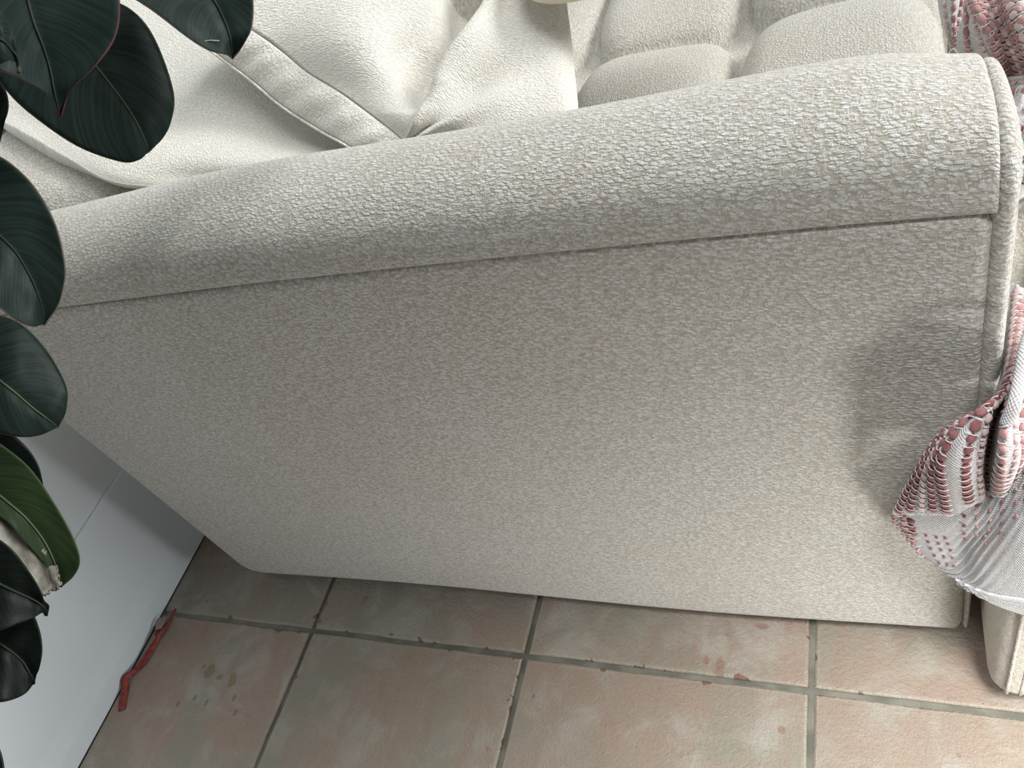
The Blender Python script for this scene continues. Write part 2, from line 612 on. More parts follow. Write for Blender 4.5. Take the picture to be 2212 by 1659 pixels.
prof = [(WALL + .0005, 0.1995), (WALL + .002, 0.1998), (SKF - .001, 0.1990), (SKF - .0003, 0.1975), (SKF, 0.190), (SKF - .0006, 0.075), (SKF - .0010, 0.058), (SKF - .0002, 0.046),
        (SKF + .0012, 0.030), (SKF + .0014, 0.001), (WALL + .0005, 0.001)]
V, F = [], []
ys = np.linspace(-1.6, 2.9, 2)
for y in ys:
    V += [(x, y, z) for x, z in prof]
k = len(prof)
for i in range(k):
    j = (i + 1) % k
    F.append((i, j, k + j, k + i))
F.append(tuple(range(k)))
F.append(tuple(range(2 * k - 1, k - 1, -1)))
sk = mesh('baseboard_left', V, F, M_skirt, smooth=False)
bm = bmesh.new(); bm.from_mesh(sk.data); bmesh.ops.recalc_face_normals(bm, faces=bm.faces); bm.to_mesh(sk.data); bm.free()
tag(sk, 'tall white satin skirting board along the wall', kind='structure')

# ------------------------------------------------------------------ sofa
sofa = empty('sofa', (-0.42, 0.46, 0.0))
tag(sofa, 'cream boucle fabric sofa with a broad seamed arm and pillowy seat', 'sofa')

XL, XR, YP, ZB = -0.918, 0.0585, 0.385, 0.020
_sx = np.array([-0.93, -0.70, -0.45, -0.22, -0.05, 0.01, 0.06])
_sz = np.array([0.577, 0.578, 0.579, 0.575, 0.570, 0.568, 0.565])


def seam_z(x):
    return np.interp(x, np.linspace(-.93, .06, 80), cr_seam)


cr_seam = np.interp(np.linspace(-.93, .06, 80), _sx, _sz)
for _ in range(12):
    cr_seam[1:-1] = (cr_seam[:-2] + 2 * cr_seam[1:-1] + cr_seam[2:]) / 4


def rollin(d, r):
    q = np.clip(1 - d / r, 0, 1)
    return r * (1 - np.sqrt(np.clip(1 - q * q, 0, 1)))


def clustered(n, a, b, ea, eb):
    """parameters a..b with extra samples within ea / eb of the ends"""
    return np.concatenate([a + ea * (1 - np.cos(np.linspace(0, math.pi / 2, 9)))[:-1],
                           np.linspace(a + ea, b - eb, n),
                           (b - eb * (1 - np.cos(np.linspace(0, math.pi / 2, 9)))[::-1])[1:]])


xs = clustered(70, XL, XR, 0.055, 0.012)
G = []
UV = []
for_rows = None
ntz = 60
rows = []
tz = clustered(44, 0.0, 1.0, 0.06, 0.03)
for t in tz:
    row = []
    for x in xs:
        R1 = 0.075
        dl = x - XL
        zl = ZB + (R1 - math.sqrt(max(0, R1 * R1 - (R1 - dl) ** 2)) if dl < R1 else 0) * 0.95
        dr = XR - x
        zl += rollin(dr, 0.012)
        zl += 0.003 * math.sin(x * 9.0)
        zu = float(seam_z(x)) - rollin(dr, 0.012) * 0.7
        z = zl + t * (zu - zl)
        y = YP + rollin(z - zl, 0.022) + rollin(zu - z, 0.006) + rollin(dr, 0.009) + rollin(dl, 0.05)
        hgt = t
        y += -0.006 * math.sin(math.pi * hgt) * math.sin(math.pi * min(1, max(0, (x - XL) / (XR - XL)))) + 0.0015 * math.sin(7 * x + 5 * z)
        y += 0.004 * (1 - t)
        xx = x + (0.004 * (1 - t) if x > -0.4 else 0)
        row.append((xx, y, z))
    rows.append(row)
G = np.array(rows)
UVg = np.stack([G[..., 0], G[..., 2]], axis=2)
o = slab('arm_side_panel', G, 0.03, M_fab, None, toward=(0, -1, 0), uvs=UVg)
hang(o, sofa)

# top panel: profile (dy, dz) from the outer seam over the crown to the inside
prof_t = np.array([(0.010, -0.003), (0.004, 0.0), (0.0003, 0.005), (0.0015, 0.018), (0.010, 0.034), (0.030, 0.047), (0.055, 0.0535), (0.080, 0.054),
                   (0.105, 0.046), (0.128, 0.030), (0.145, 0.004), (0.153, -0.035), (0.155, -0.10), (0.155, -0.19)])
PT = cr(prof_t, 60)
xt = clustered(80, XL - 0.002, XR + 0.001, 0.05, 0.014)
rows = []
for p in PT:
    row = []
    for x in xt:
        dr = XR + 0.001 - x
        dl = x - (XL - 0.002)
        ins = rollin(dr, 0.004) + rollin(dl, 0.03)
        cy, cz = 0.077, -0.10
        vy, vz = p[0] - cy, p[1] - cz
        L = math.hypot(vy, vz)
        kf = (L - ins) / L
        lump = 0.0025 * math.sin(11 * x + 1.0) * (p[1] > 0.02)
        droop = -0.028 * math.exp(-((x - 0.065) / 0.045) ** 2) * max(0.0, min(1.0, (p[0] - 0.02) / 0.05))
        row.append((x, YP + cy + vy * kf, float(seam_z(x)) + cz + vz * kf + lump + droop * 0.4))
    rows.append(row)
G = np.array(rows)
arc = np.concatenate([[0], np.cumsum(np.linalg.norm(np.diff(PT, axis=0), axis=1))])
UVg = np.stack(np.broadcast_arrays(xt[None, :] + 0.37, arc[:, None] + 0.11), axis=2)
o = slab('arm_top_panel', G, 0.02, M_fab, None, toward=(0, 0, 1), uvs=UVg)
hang(o, sofa)

# front gusset panel: follows the arm's section at its front end, bulging forward
zs0 = float(seam_z(XR))
path = [(YP + 0.006, ZB + 0.016), (YP + 0.004, 0.10), (YP + 0.002, 0.25), (YP, 0.40), (YP, zs0 - 0.03), (YP + .0005, zs0 - 0.006)]
path += [(YP + a, zs0 + b - 0.0112 * max(0.0, min(1.0, (a - 0.02) / 0.05))) for a, b in prof_t[2:12]]
path += [(YP + 0.155, 0.40), (YP + 0.155, 0.20), (YP + 0.155, 0.02)]
path = cr(np.array(path), 110)
T = np.gradient(path, axis=0)
T /= np.linalg.norm(T, axis=1, keepdims=True)
Nn = np.stack([-T[:, 1], T[:, 0]], axis=1)
ring = [(-0.006, 0.010), (-0.0025, 0.0045), (0.0005, 0.0018), (0.0035, 0.0012), (0.0065, 0.003), (0.0090, 0.0085), (0.011, 0.018), (0.0125, 0.04), (0.013, 0.07)]
rows = []
for i in range(len(path)):
    row = []
    xo = 0.004 * max(0, 1 - path[i, 1] / 0.5) * (path[i, 0] < YP + 0.02)
    for dx, ins in cr(np.array(ring), 26):
        q = path[i] - Nn[i] * ins
        row.append((XR + 0.002 + dx * min(1.0, 0.45 + max(0.0, path[i, 1] - 0.08) * 1.6) + xo, q[0], q[1]))
    rows.append(row)
G = np.array(rows)
if True:
    # make sure 'inward' really is inward
    mid = G[40, -1]
    if mid[1] < YP:
        rows = []
        for i in range(len(path)):
            xo = 0.004 * max(0, 1 - path[i, 1] / 0.5) * (path[i, 0] < YP + 0.02)
            rows.append([(XR + 0.002 + dx * min(1.0, 0.45 + max(0.0, path[i, 1] - 0.08) * 1.6) + xo, *(path[i] + Nn[i] * ins)) for dx, ins in cr(np.array(ring), 26)])
        G = np.array(rows)
o = slab('arm_front_panel', G, 0.003, M_fab, None, toward=(0, -1, 0))
hang(o, sofa)

# core that closes the arm behind its covers
o = rbox('arm_core', (XL + 0.02, YP + 0.025, ZB + 0.01), (XR - 0.02, YP + 0.14, 0.55), 0.02, M_fab)
hang(o, sofa)
# sofa body below the seat and the backrest by the wall
o = rbox('sofa_base', (XL + 0.005, 0.545, 0.03), (0.045, 2.45, 0.30), 0.02, M_fab)
hang(o, sofa)
o = rbox('backrest', (-1.0435, 0.56, 0.25), (-0.77, 2.45, 0.605), 0.04, M_fab, seg=6)
for v_ in o.data.vertices:
    if v_.co.z > 0.5:
        v_.co.z += (-0.90 - v_.co.x) * 0.25
hang(o, sofa)
for fx in (-0.84, -0.02):
    for fy in (0.45, 2.35):
        o = rbox('foot', (fx - .025, fy - .025, -0.0005), (fx + .025, fy + .025, 0.036), 0.004, plain('dark_foot_wood', (0.05, 0.03, 0.02), 0.5))
        hang(o, sofa)

# seat cushion with its pillowy squares
bx = [-0.76, -0.545, -0.34, -0.137, 0.072]
by = [0.53, 0.965, 1.40, 1.84, 2.28]


def puff(x, y):
    i = max(k for k in range(len(bx) - 1) if x >= bx[k] - 1e-9)
    j = max(k for k in range(len(by) - 1) if y >= by[k] - 1e-9)
    a = 2 * (x - bx[i]) / (bx[i + 1] - bx[i]) - 1
    b = 2 * (y - by[j]) / (by[j + 1] - by[j]) - 1
    s = max(0.0, 1 - (abs(a) ** 5.0 + abs(b) ** 4.0))
    hgt = 0.046 + (0.008 if i == 3 else 0.0) - 0.004 * j
    return hgt * s ** 0.42


xs = np.concatenate([np.linspace(bx[k], bx[k + 1] - 1e-4, 34) for k in range(4)])
ysd = np.concatenate([np.linspace(by[k], by[k + 1] - 1e-4, 38) for k in range(4)])
G = np.array([[(x, y, 0.395 + puff(x, y) + 0.003 * math.sin(23 * x + 9 * y)) for x in xs] for y in ysd])
UVg = np.stack([G[..., 1], G[..., 0]], axis=2)
o = slab('seat_cushion', G, 0.09, M_fabshade, None, toward=(0, 0, 1), uvs=UVg)
hang(o, sofa)
# loose loop of thread on the front corner of the arm
a, b = pz(2046, 121, 0.592), pz(2072, 121, 0.592)
o = tube('loose_thread', cr(np.array([a, a * .7 + b * .3 + (0, 0, .004), a * .4 + b * .6 + (0, 0, .0045), b]), 14), 0.0003, M_white, None, 4)
hang(o, sofa)


# ------------------------------------------------------------------ loose cushions
def cushion(name, P, nr, nc, thick, label, extra=None, mat=M_fablit, toward=(0.3, 0, 1), hump=None):
    G = surf(P, nr, nc)
    N = grid_normals(G)
    if np.mean(N @ np.asarray(toward, float)) < 0:
        N = -N
    nr, nc = G.shape[:2]
    a = np.linspace(-1, 1, nc)[None, :]
    b = np.linspace(-1, 1, nr)[:, None]
    th = thick * np.sqrt(np.clip((1 - a ** 8) * (1 - b ** 8), 0.03, 1))
    back = G - N * th[..., None] - N * (0.06 if extra is not None else 0.0) * np.clip(th / thick - .4, 0, 1)[..., None]
    if extra is not None:
        G = extra(G)
    global BG
    BG = G
    return slab(name, G, th, mat, None, toward=toward, back=back)


# corner cushion lying back over the arm end and the backrest
PA = [[py(-30, 245, .70), py(60, 292, .655), py(150, 345, .615), py(250, 396, .578), py(420, 405, .577), py(600, 405, .577), py(820, 400, .578)],
      [py(-20, 220, .725), py(65, 262, .685), py(150, 312, .640), py(262, 370, .590), py(420, 385, .588), py(600, 385, .588), py(810, 380, .588)],
      [py(0, 180, .76), py(80, 220, .715), py(180, 265, .675), py(300, 315, .63), py(440, 340, .606), py(610, 350, .600), py(800, 350, .598)],
      [py(60, 110, .83), py(130, 145, .78), py(230, 185, .745), py(350, 225, .72), py(480, 265, .665), py(640, 300, .642), py(800, 330, .622)],
      [py(150, 20, .92), py(215, 45, .88), py(300, 75, .85), py(400, 110, .80), py(510, 160, .722), py(650, 245, .672), py(800, 300, .640)],
      [py(230, -80, 1.02), py(300, -60, .99), py(370, -35, .97), py(450, 0, .90), py(560, 60, .79), py(700, 200, .70), py(820, 280, .66)]]
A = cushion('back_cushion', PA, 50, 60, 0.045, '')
tag(A, 'cream back cushion lying in the sofa corner under the rubber plant leaves', 'cushion')

# big box cushion with gusset band, pinched by a deep crease
PB = [[py(872, 302, .602), py(900, 306, .600), py(960, 306, .60), py(1060, 306, .60), py(1150, 306, .60), py(1225, 300, .60), py(1252, 300, .61)],
      [py(830, 268, .618), py(880, 262, .612), py(950, 255, .612), py(1050, 250, .618), py(1140, 248, .62), py(1215, 242, .622), py(1250, 240, .632)],
      [py(760, 215, .645), py(850, 205, .64), py(930, 195, .65), py(1030, 175, .655), py(1120, 170, .66), py(1205, 165, .665), py(1243, 165, .68)],
      [py(680, 163, .676), py(800, 135, .672), py(900, 120, .70), py(1010, 95, .695), py(1110, 90, .70), py(1200, 85, .71), py(1235, 88, .73)],
      [py(610, 109, .697), py(750, 65, .705), py(890, 45, .735), py(1010, 30, .745), py(1110, 20, .75), py(1195, 15, .765), py(1226, 20, .785)],
      [py(552, 68, .712), py(700, 0, .74), py(860, -30, .77), py(1010, -25, .79), py(1110, -35, .80), py(1190, -40, .82), py(1222, -30, .84)],
      [py(440, 0, .75), py(620, -80, .79), py(830, -110, .83), py(1000, -90, .85), py(1100, -100, .86), py(1180, -100, .88), py(1220, -90, .90)]]
PB = np.array(PB)


def pinch(G):
    N = grid_normals(G)
    if np.mean(N @ np.array([0.3, -0.3, 1.0])) < 0:
        N = -N
    nr, nc = G.shape[:2]
    # crease as a polyline in photo space, projected back to the grid
    q = (G - CAM) @ RW
    U = CX + FPX * q[..., 0] / q[..., 2]
    Vv = CY + FPX * q[..., 1] / q[..., 2]
    cv = np.array([-120, 0, 40, 80, 130, 180, 215, 245])
    cu = np.array([1020, 1003, 985, 962, 930, 905, 895, 890])
    dep = np.array([0.070, 0.060, 0.048, 0.036, 0.028, 0.018, 0.008, 0.0])
    uc = np.interp(Vv, cv, cu)
    dp = np.interp(Vv, cv, dep)
    wl, wr = 62.0, 36.0
    s = U - uc
    g = np.where(s < 0, np.exp(-(s / wl) ** 2), np.exp(-(s / wr) ** 2))
    G = G - N * (g * dp)[..., None]
    # plump ridge right of the crease and soft wrinkles running from the tied corner
    G = G + N * (0.016 * np.exp(-((s - 62) / 36.0) ** 2) * np.interp(Vv, [-50, 60, 200, 260], [1, 1, 0.8, 0.0]))[..., None]
    ang = np.degrees(np.arctan2(-(Vv - 315), U - 868))
    rr = np.hypot(U - 868, Vv - 315)
    for a0, am, wd in ((57, 0.006, 6.0), (40, -0.007, 5.5), (48, 0.004, 5.0), (26, 0.006, 6.0)):
        G = G + N * (am * np.exp(-((ang - a0) / wd) ** 2) * np.clip(rr / 60.0, 0, 1) * np.interp(rr, [0, 200, 330], [1, 1, 0]))[..., None]
    # puffed body left of the crease
    G = G + N * (0.012 * np.exp(-((s + 170) / 110.0) ** 2) * np.interp(Vv, [0, 100, 280], [1, 1, 0]))[..., None]
    return G


bc = empty('box_cushion', tuple(py(900, 150, .68)))
tag(bc, 'large white sunlit box cushion with gusset seam and deep crease behind the sofa arm', 'cushion')
bpy.context.view_layer.update()
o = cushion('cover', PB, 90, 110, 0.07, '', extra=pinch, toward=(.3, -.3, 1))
hang(o, bc)
# gusset band along the left edge
e3 = [(800, 372, .592), (768, 324, .602), (690, 278, .630), (612, 228, .657), (545, 172, .681), (483, 126, .700), (380, 50, .738)]
E0 = BG[:, 0]
E3 = cr(np.array([py(*q) for q in e3]), len(E0))
tg_ = np.gradient(E0, axis=0)
gn = np.cross(tg_, E3 - E0)
gn /= np.linalg.norm(gn, axis=1, keepdims=True)
if np.mean(gn @ np.array([-.3, -.8, .5])) < 0:
    gn = -gn
rowsg = []
for k in range(len(E0)):
    a, b, n = E0[k], E3[k], gn[k]
    wob = 0.0015 * math.sin(k * 0.55)
    rowsg.append([a - n * 0.0022, a * .97 + b * .03 - n * 0.0004, a * .9 + b * .1 + n * 0.0022, a * .6 + b * .4 + n * (0.0055 + wob), a * .25 + b * .75 + n * (0.005 + wob), b + n * 0.0012,
                  b * 1.03 - a * .03 - n * 0.010])
G = surf(np.array(rowsg), len(E0), 30)
o = slab('gusset', G, 0.02, M_fablit, None, toward=(-.3, -.8, .3))
hang(o, bc)
o = tube('welt', cr(np.array([py(u, v, y) + np.array([-.0006, -.003, .001]) for u, v, y in e3]), 60), 0.0014, M_fablit, None, 8)
hang(o, bc)

# smooth cream cushion whose rim shows at the very top
M_sm = plain('smooth_cream_cover', (0.74, 0.68, 0.55), 0.55)
c0 = pz(1262, -150, 0.56)
V, F = [], []
nu, nv = 36, 16
r0 = pz(1232, -19, 0.612)
for i in range(nv + 1):
    ph = math.pi * i / nv
    for j in range(nu):
        th = 2 * math.pi * j / nu
        cx_, sx_ = math.cos(th), math.sin(th)
        X = 0.085 * math.copysign(abs(cx_) ** 0.75, cx_) * math.sin(ph) ** 0.5 if 0 < i < nv else 0
        Yv = 0.100 * math.copysign(abs(sx_) ** 0.75, sx_) * math.sin(ph) ** 0.5 if 0 < i < nv else 0
        V.append((r0[0] + X + 0.015, r0[1] + Yv + 0.100, 0.612 + 0.024 * math.cos(ph)))
for i in range(nv):
    for j in range(nu):
        j2 = (j + 1) % nu
        F.append((i * nu + j, (i + 1) * nu + j, (i + 1) * nu + j2, i * nu + j2))
o = mesh('smooth_cushion', V, F, M_sm)
tag(o, 'smooth plain cream cushion of which only the lower rim shows at the top edge', 'cushion')

# ------------------------------------------------------------------ footstool
fs = empty('footstool', (0.36, 0.62, 0.0))
tag(fs, 'cream woven footstool with piped corner seams in front of the sofa arm', 'footstool')
o = rbox('body', (0.079, 0.327, 0.028), (0.64, 0.95, 0.395), 0.022, M_fabs, seg=5)
hang(o, fs)
for (x, y) in ((0.0835, 0.3285),):
    for dx in (0.0, 0.011):
        o = tube('piping', [(x + dx + 0.009, y - 0.0012 + 0.0 * dx, z) for z in np.linspace(0.045, 0.38, 24)], 0.0016, M_fabs, None, 6)
        hang(o, fs)
for fx in (0.13, 0.59):
    for fy in (0.38, 0.90):
        o = rbox('foot', (fx - .02, fy - .02, -0.0005), (fx + .02, fy + .02, 0.032), 0.003, bpy.data.materials['dark_foot_wood'])
        hang(o, fs)

# ------------------------------------------------------------------ throw blanket
th = empty('throw_blanket', (0.10, 0.45, 0.42))
tag(th, 'white and dusty pink woven throw bunched over the footstool beside the sofa arm', 'throw')
tuft_jobs = []          # (pos, normal, tangent, length, width, material)
loop_V, loop_F = [], []


def add_loop(p, n, t, s, w_):
    """white stitch bowed over the gap between two tufts"""
    pts = [p + s * (w_ * x) + n * hh for x, hh in ((-0.62, -0.0006), (-0.35, 0.0011), (0, 0.0015), (0.35, 0.0011), (0.62, -0.0006))]
    pts = [q + t * 0.0012 * (1 - (2 * k / 4 - 1) ** 2) for k, q in enumerate(pts)]
    V, F = tube_arrays(pts, 0.00032, 5)
    b = len(loop_V)
    loop_V.extend(V)
    loop_F.extend([tuple(b + i for i in f) for f in F])


def tufts_along(G, N, c, step, size, mat, t0=0.0, t1=1.0, loops=True, jitter=0.12):
    nr, nc = G.shape[:2]
    ci = c * (nc - 1)
    i0 = min(int(ci), nc - 2)
    f = ci - i0
    L = G[:, i0] * (1 - f) + G[:, i0 + 1] * f
    NN = N[:, i0] * (1 - f) + N[:, i0 + 1] * f
    S = G[:, i0 + 1] - G[:, i0]
    r0, r1 = int(t0 * (nr - 1)), int(t1 * (nr - 1))
    L, NN, S = L[r0:r1 + 1], NN[r0:r1 + 1], S[r0:r1 + 1]
    arc = np.concatenate([[0], np.cumsum(np.linalg.norm(np.diff(L, axis=0), axis=1))])
    s = step * 0.5
    while s < arc[-1] - step * 0.3:
        p = np.array([np.interp(s, arc, L[:, k]) for k in range(3)])
        n = np.array([np.interp(s, arc, NN[:, k]) for k in range(3)])
        n /= np.linalg.norm(n)
        q = np.array([np.interp(s + .001, arc, L[:, k]) for k in range(3)])
        t = q - p
        t /= np.linalg.norm(t) + 1e-9
        sd = np.cross(n, t)
        k = 1 + random.uniform(-jitter, jitter)
        tuft_jobs.append((p + n * 0.0008, n, t, size[0] * k, size[1] * (1 + random.uniform(-jitter, jitter)), mat))
        if loops:
            add_loop(p + t * step * 0.5 + n * 0.001, n, t, sd, size[1])
        s += step


def sheet(name, P, nr, nc, thick, toward, extra=None):
    G = surf(np.array(P), nr, nc)
    if extra is not None:
        G = extra(G)
    N = grid_normals(G)
    if np.mean(N @ np.array(toward, float)) < 0:
        N = -N
    o = slab(name, G, thick, M_cloth, None, toward=toward)
    hang(o, th)
    return G, N


# 1 the bunched front flap (columns left to right, rows top to bottom)
colsF = [[(2186, 610, .480), (2172, 740, .420), (2140, 862, .372), (2035, 938, .352), (1972, 1030, .345), (1922, 1112, .350)],
         [(2192, 612, .478), (2178, 742, .415), (2146, 866, .366), (2056, 930, .340), (2003, 1015, .330), (1985, 1113, .338)],
         [(2196, 615, .474), (2183, 742, .410), (2155, 862, .358), (2078, 920, .330), (2028, 1006, .320), (2040, 1114, .330)],
         [(2201, 618, .472), (2189, 742, .405), (2164, 852, .352), (2096, 916, .325), (2062, 1006, .314), (2068, 1112, .326)],
         [(2206, 620, .470), (2195, 742, .402), (2172, 840, .352), (2113, 905, .326), (2086, 1006, .316), (2096, 1096, .326)],
         [(2211, 622, .470), (2200, 740, .402), (2180, 830, .356), (2134, 893, .332), (2112, 1002, .322), (2118, 1084, .328)],
         [(2217, 624, .474), (2206, 738, .408), (2189, 822, .368), (2152, 900, .350), (2133, 1004, .343), (2136, 1076, .340)],
         [(2224, 626, .468), (2214, 734, .398), (2200, 815, .350), (2174, 900, .322), (2164, 998, .308), (2155, 1070, .322)],
         [(2232, 628, .466), (2224, 734, .396), (2214, 815, .350), (2196, 905, .328), (2199, 985, .318), (2172, 1058, .332)],
         [(2240, 630, .470), (2234, 736, .402), (2228, 820, .360), (2210, 915, .348), (2206, 990, .345), (2180, 1062, .345)]]
P = [[py(*c[r]) for c in colsF] for r in range(6)]
G, N = sheet('front_flap', P, 90, 100, 0.0022, (0, -1, .4))
nC = 9.0
for c, mat, st, sz, t0 in ((0.25, M_deep, .0082, (.0076, .0062), .40), (0.62, M_deep, .0082, (.0078, .0062), .42), (1.05, M_pale, .0082, (.0076, .006), .42), (1.52, M_deep, .0084, (.0078, .0066), .42),
                       (2.15, M_deep, .0084, (.0080, .0078), .40), (3.95, M_deep, .0084, (.0080, .0076), .30), (5.05, M_pale, .0088, (.0080, .0062), .12), (4.5, M_rose, .0088, (.0078, .006), .05),
                       (6.05, M_deep, .0086, (.0080, .0070), .45), (7.05, M_rose, .0088, (.0076, .0080), .45), (7.75, M_pale, .0088, (.0076, .0076), .45), (8.4, M_rose, .0088, (.0076, .0070), .35),
                       (2.6, M_rose, .0088, (.0078, .0066), .02), (3.1, M_pale, .0088, (.0078, .0066), .02)):
    t1 = 0.99
    if c in (2.6, 3.1, 4.5):
        t1 = 0.36
    tufts_along(G, N, c / nC, st, sz, mat, t0, t1)

# white rolled hem running down between the folds
roll = cr(np.array([py(2236, 690, .385), py(2216, 755, .352), py(2205, 815, .335), py(2192, 868, .322), (py(2172, 915, .318))]), 40)
o = tube('rolled_hem', roll, np.interp(np.linspace(0, 1, 40), [0, .6, 1], [.0038, .0037, .0032]), M_cloth, None, 10)
hang(o, th)

# 2 the flap hanging underneath
rowsU = [[(1932, 1106, .352), (2000, 1096, .345), (2060, 1086, .340), (2130, 1062, .338), (2200, 985, .338), (2250, 960, .335)],
         [(1925, 1118, .354), (1998, 1140, .345), (2060, 1145, .338), (2130, 1125, .330), (2200, 1065, .326), (2250, 1045, .322)],
         [(1958, 1160, .353), (2012, 1185, .346), (2075, 1190, .340), (2118, 1188, .330), (2200, 1145, .316), (2250, 1135, .314)],
         [(1982, 1190, .352), (2035, 1222, .344), (2082, 1240, .336), (2132, 1248, .324), (2205, 1240, .316), (2250, 1238, .314)],
         [(1992, 1200, .352), (2048, 1242, .342), (2094, 1274, .330), (2152, 1304, .322), (2212, 1325, .318), (2250, 1336, .316)]]
P = [[py(*c) for c in r] for r in rowsU]


def ribs(G):
    nr, nc = G.shape[:2]
    a = np.linspace(0, 1, nc)[None, :]
    b = np.linspace(0, 1, nr)[:, None]
    N = grid_normals(G)
    if np.mean(N @ np.array([0, -1, .4])) < 0:
        N = -N
    wv = np.sin((a * 1.0 + b * 0.9) * 70.0) * np.exp(-((a + b * .55 - 0.83) / 0.22) ** 2)
    return G + N * (0.0011 * wv)[..., None]


G, N = sheet('under_flap', P, 80, 110, 0.002, (0, -1, .4), ribs)
# tufts seen on the reverse as small dark dots and, along the turned edge, as full tufts
for c, t0, t1, mat, sz in ((0.02, .05, .95, M_rose, (.006, .005)), (0.075, .08, .55, M_rose, (.0075, .0065)), (0.12, .14, .42, M_deep, (.007, .006)), (0.075, .78, .96, M_deep, (.006, .005)),
                       (0.20, .3, .75, M_deep, (.0034, .0028)), (0.27, .3, .75, M_deep, (.0034, .0028)), (0.33, .3, .75, M_deep, (.0034, .0028)),
                       (0.47, .1, .45, M_deep, (.0036, .003)), (0.55, .05, .40, M_rose, (.0036, .003)), (0.63, .05, .5, M_rose, (.0036, .003)), (0.71, .08, .5, M_deep, (.0036, .003)), (0.80, .1, .5, M_rose, (.004, .003)), (0.86, .1, .5, M_rose, (.004, .003))):
    tufts_along(G, N, c, .0092 if sz[0] > .005 else .0105, sz, mat, t0, t1, loops=sz[0] > .005)
# stitched hem band along its lower edge
hemP = [G[-9], G[-5], G[-2], G[-1]]
hem = np.array([g[30:] for g in hemP]) + np.array([0, -0.0022, 0.0006])
o = slab('hem', surf(hem, 8, 60), 0.003, M_cloth, None, toward=(0, -1, .4))
hang(o, th)
st_V, st_F = [], []
line = G[-7][32:] + np.array([0, -0.0042, 0.0006])
for i in range(0, len(line) - 1, 2):
    a, b = line[i], line[i] * .3 + line[i + 1] * .7
    V, F = tube_arrays([a, (a + b) / 2 + np.array([0, -.0004, 0]), b], 0.0005, 4)
    k = len(st_V)
    st_V += V
    st_F += [tuple(k + x for x in f) for f in F]
o = mesh('hem_stitches', st_V, st_F, plain('grey_stitch_thread', (0.35, 0.33, 0.32), 0.9))
tag(o, kind='stuff')
hang(o, th)

# 3 upper part lying over the seat front: two lobes and a folded layer
P = [[pz(2020, -60, .515), pz(2045, -60, .530), pz(2070, -55, .530), pz(2092, -50, .515)],
     [pz(2024, -10, .505), pz(2048, -5, .522), pz(2070, 0, .520), pz(2086, 5, .500)],
     [pz(2030, 30, .495), pz(2050, 32, .512), pz(2066, 34, .508), pz(2078, 36, .485)],
     [pz(2043, 75, .48), pz(2055, 75, .495), pz(2062, 75, .49), pz(2068, 72, .47)],
     [pz(2060, 118, .46), pz(2063, 118, .47), pz(2066, 118, .465), pz(2069, 118, .455)]]
G, N = sheet('left_fold', P, 50, 30, 0.003, (0, -.5, 1))
for c, mat in ((0.25, M_pale), (0.5, M_rose), (0.75, M_rose), (.93, M_pale)):
    tufts_along(G, N, c, .0088, (.0078, .0058), mat, .05, .9)
P = []
for v, z in ((-70, .545), (-20, .55), (30, .545), (80, .53), (130, .505), (190, .475)):
    r = []
    for j in range(8):
        u = 2086 + j * 27 + (v - 40) * 0.42 - (10 if j == 0 else 0)
        if j == 0:
            u = np.interp(v, [-70, 0, 36, 63, 110, 190], [2110, 2092, 2079, 2068, 2066, 2075])
        zz = z + 0.004 * math.sin(j * 1.7 + v * .01) - (0.014 if j == 0 else 0)
        r.append(pz(u, v, zz))
    P.append(r)
G, N = sheet('upper_fold', P, 70, 90, 0.003, (0, -.5, 1))
for k, c in enumerate(np.linspace(0.05, 0.985, 17)):
    mat = (M_rose, M_pale, M_rose, M_rose, M_pale)[k % 5]
    tufts_along(G, N, float(c), .0086, (.0080, .0068), mat, .02, .97, jitter=.2)
P = []
for v, z in ((176, .492), (200, .496), (260, .485), (330, .462), (395, .43), (425, .405)):
    r = []
    for j in range(5):
        u = 2158 + j * 24 + (v - 180) * 0.07
        r.append(pz(u, v - j * 2.0, z + 0.004 * math.sin(j * 2 + v * .02)))
    P.append(r)
G, N = sheet('lower_fold', P, 60, 60, 0.004, (0, -.5, 1))
GT, NTr = np.swapaxes(G, 0, 1), np.swapaxes(N, 0, 1)
for k, c in enumerate((0.08, 0.20, 0.34, 0.46, 0.62, 0.95)):
    tufts_along(GT, NTr, c, .0088, (.0080, .0064), (M_pale, M_rose, M_pale, M_deep, M_pale, M_deep)[k], .02, .98)
edge = G[0] + np.array([0, 0, .001])
o = tube('fold_hem', edge, 0.0022, M_white, None, 6)
hang(o, th)
# the rest of the throw, spread over the footstool top just beyond the frame
P = []
for v, z in ((-80, .52), (60, .515), (180, .49), (300, .455), (420, .428), (540, .418), (680, .42), (840, .418)):
    P.append([pz(2228 + k * 105, v + k * 26, z + 0.008 * math.sin(k * 1.9 + v * .013) - 0.0035 * k) for k in range(6)])
P.append([pz(2232 + k * 100, 960 + k * 28, .412) for k in range(6)])
P.append([py(2236 + k * 96, 1075 + k * 25, .314 - .004 * (k % 2)) for k in range(6)])
P.append([py(2238 + k * 92, 1210 + k * 24, .311 + .006 * (k % 2)) for k in range(6)])
P.append([py(2240 + k * 90, 1335 + k * 22, .314 - .004 * (k % 2)) for k in range(6)])
G, N = sheet('spread', P, 90, 60, 0.003, (0, -.3, 1))
for k, c in enumerate(np.linspace(0.06, 0.95, 9)):
    tufts_along(G, N, float(c), .0092, (.0078, .0064), (M_rose, M_pale, M_deep)[k % 3], .02, .98, jitter=.2)
o = mesh('white_yarn_loops', loop_V, loop_F, M_white)
tag(o, kind='stuff')
hang(o, th)

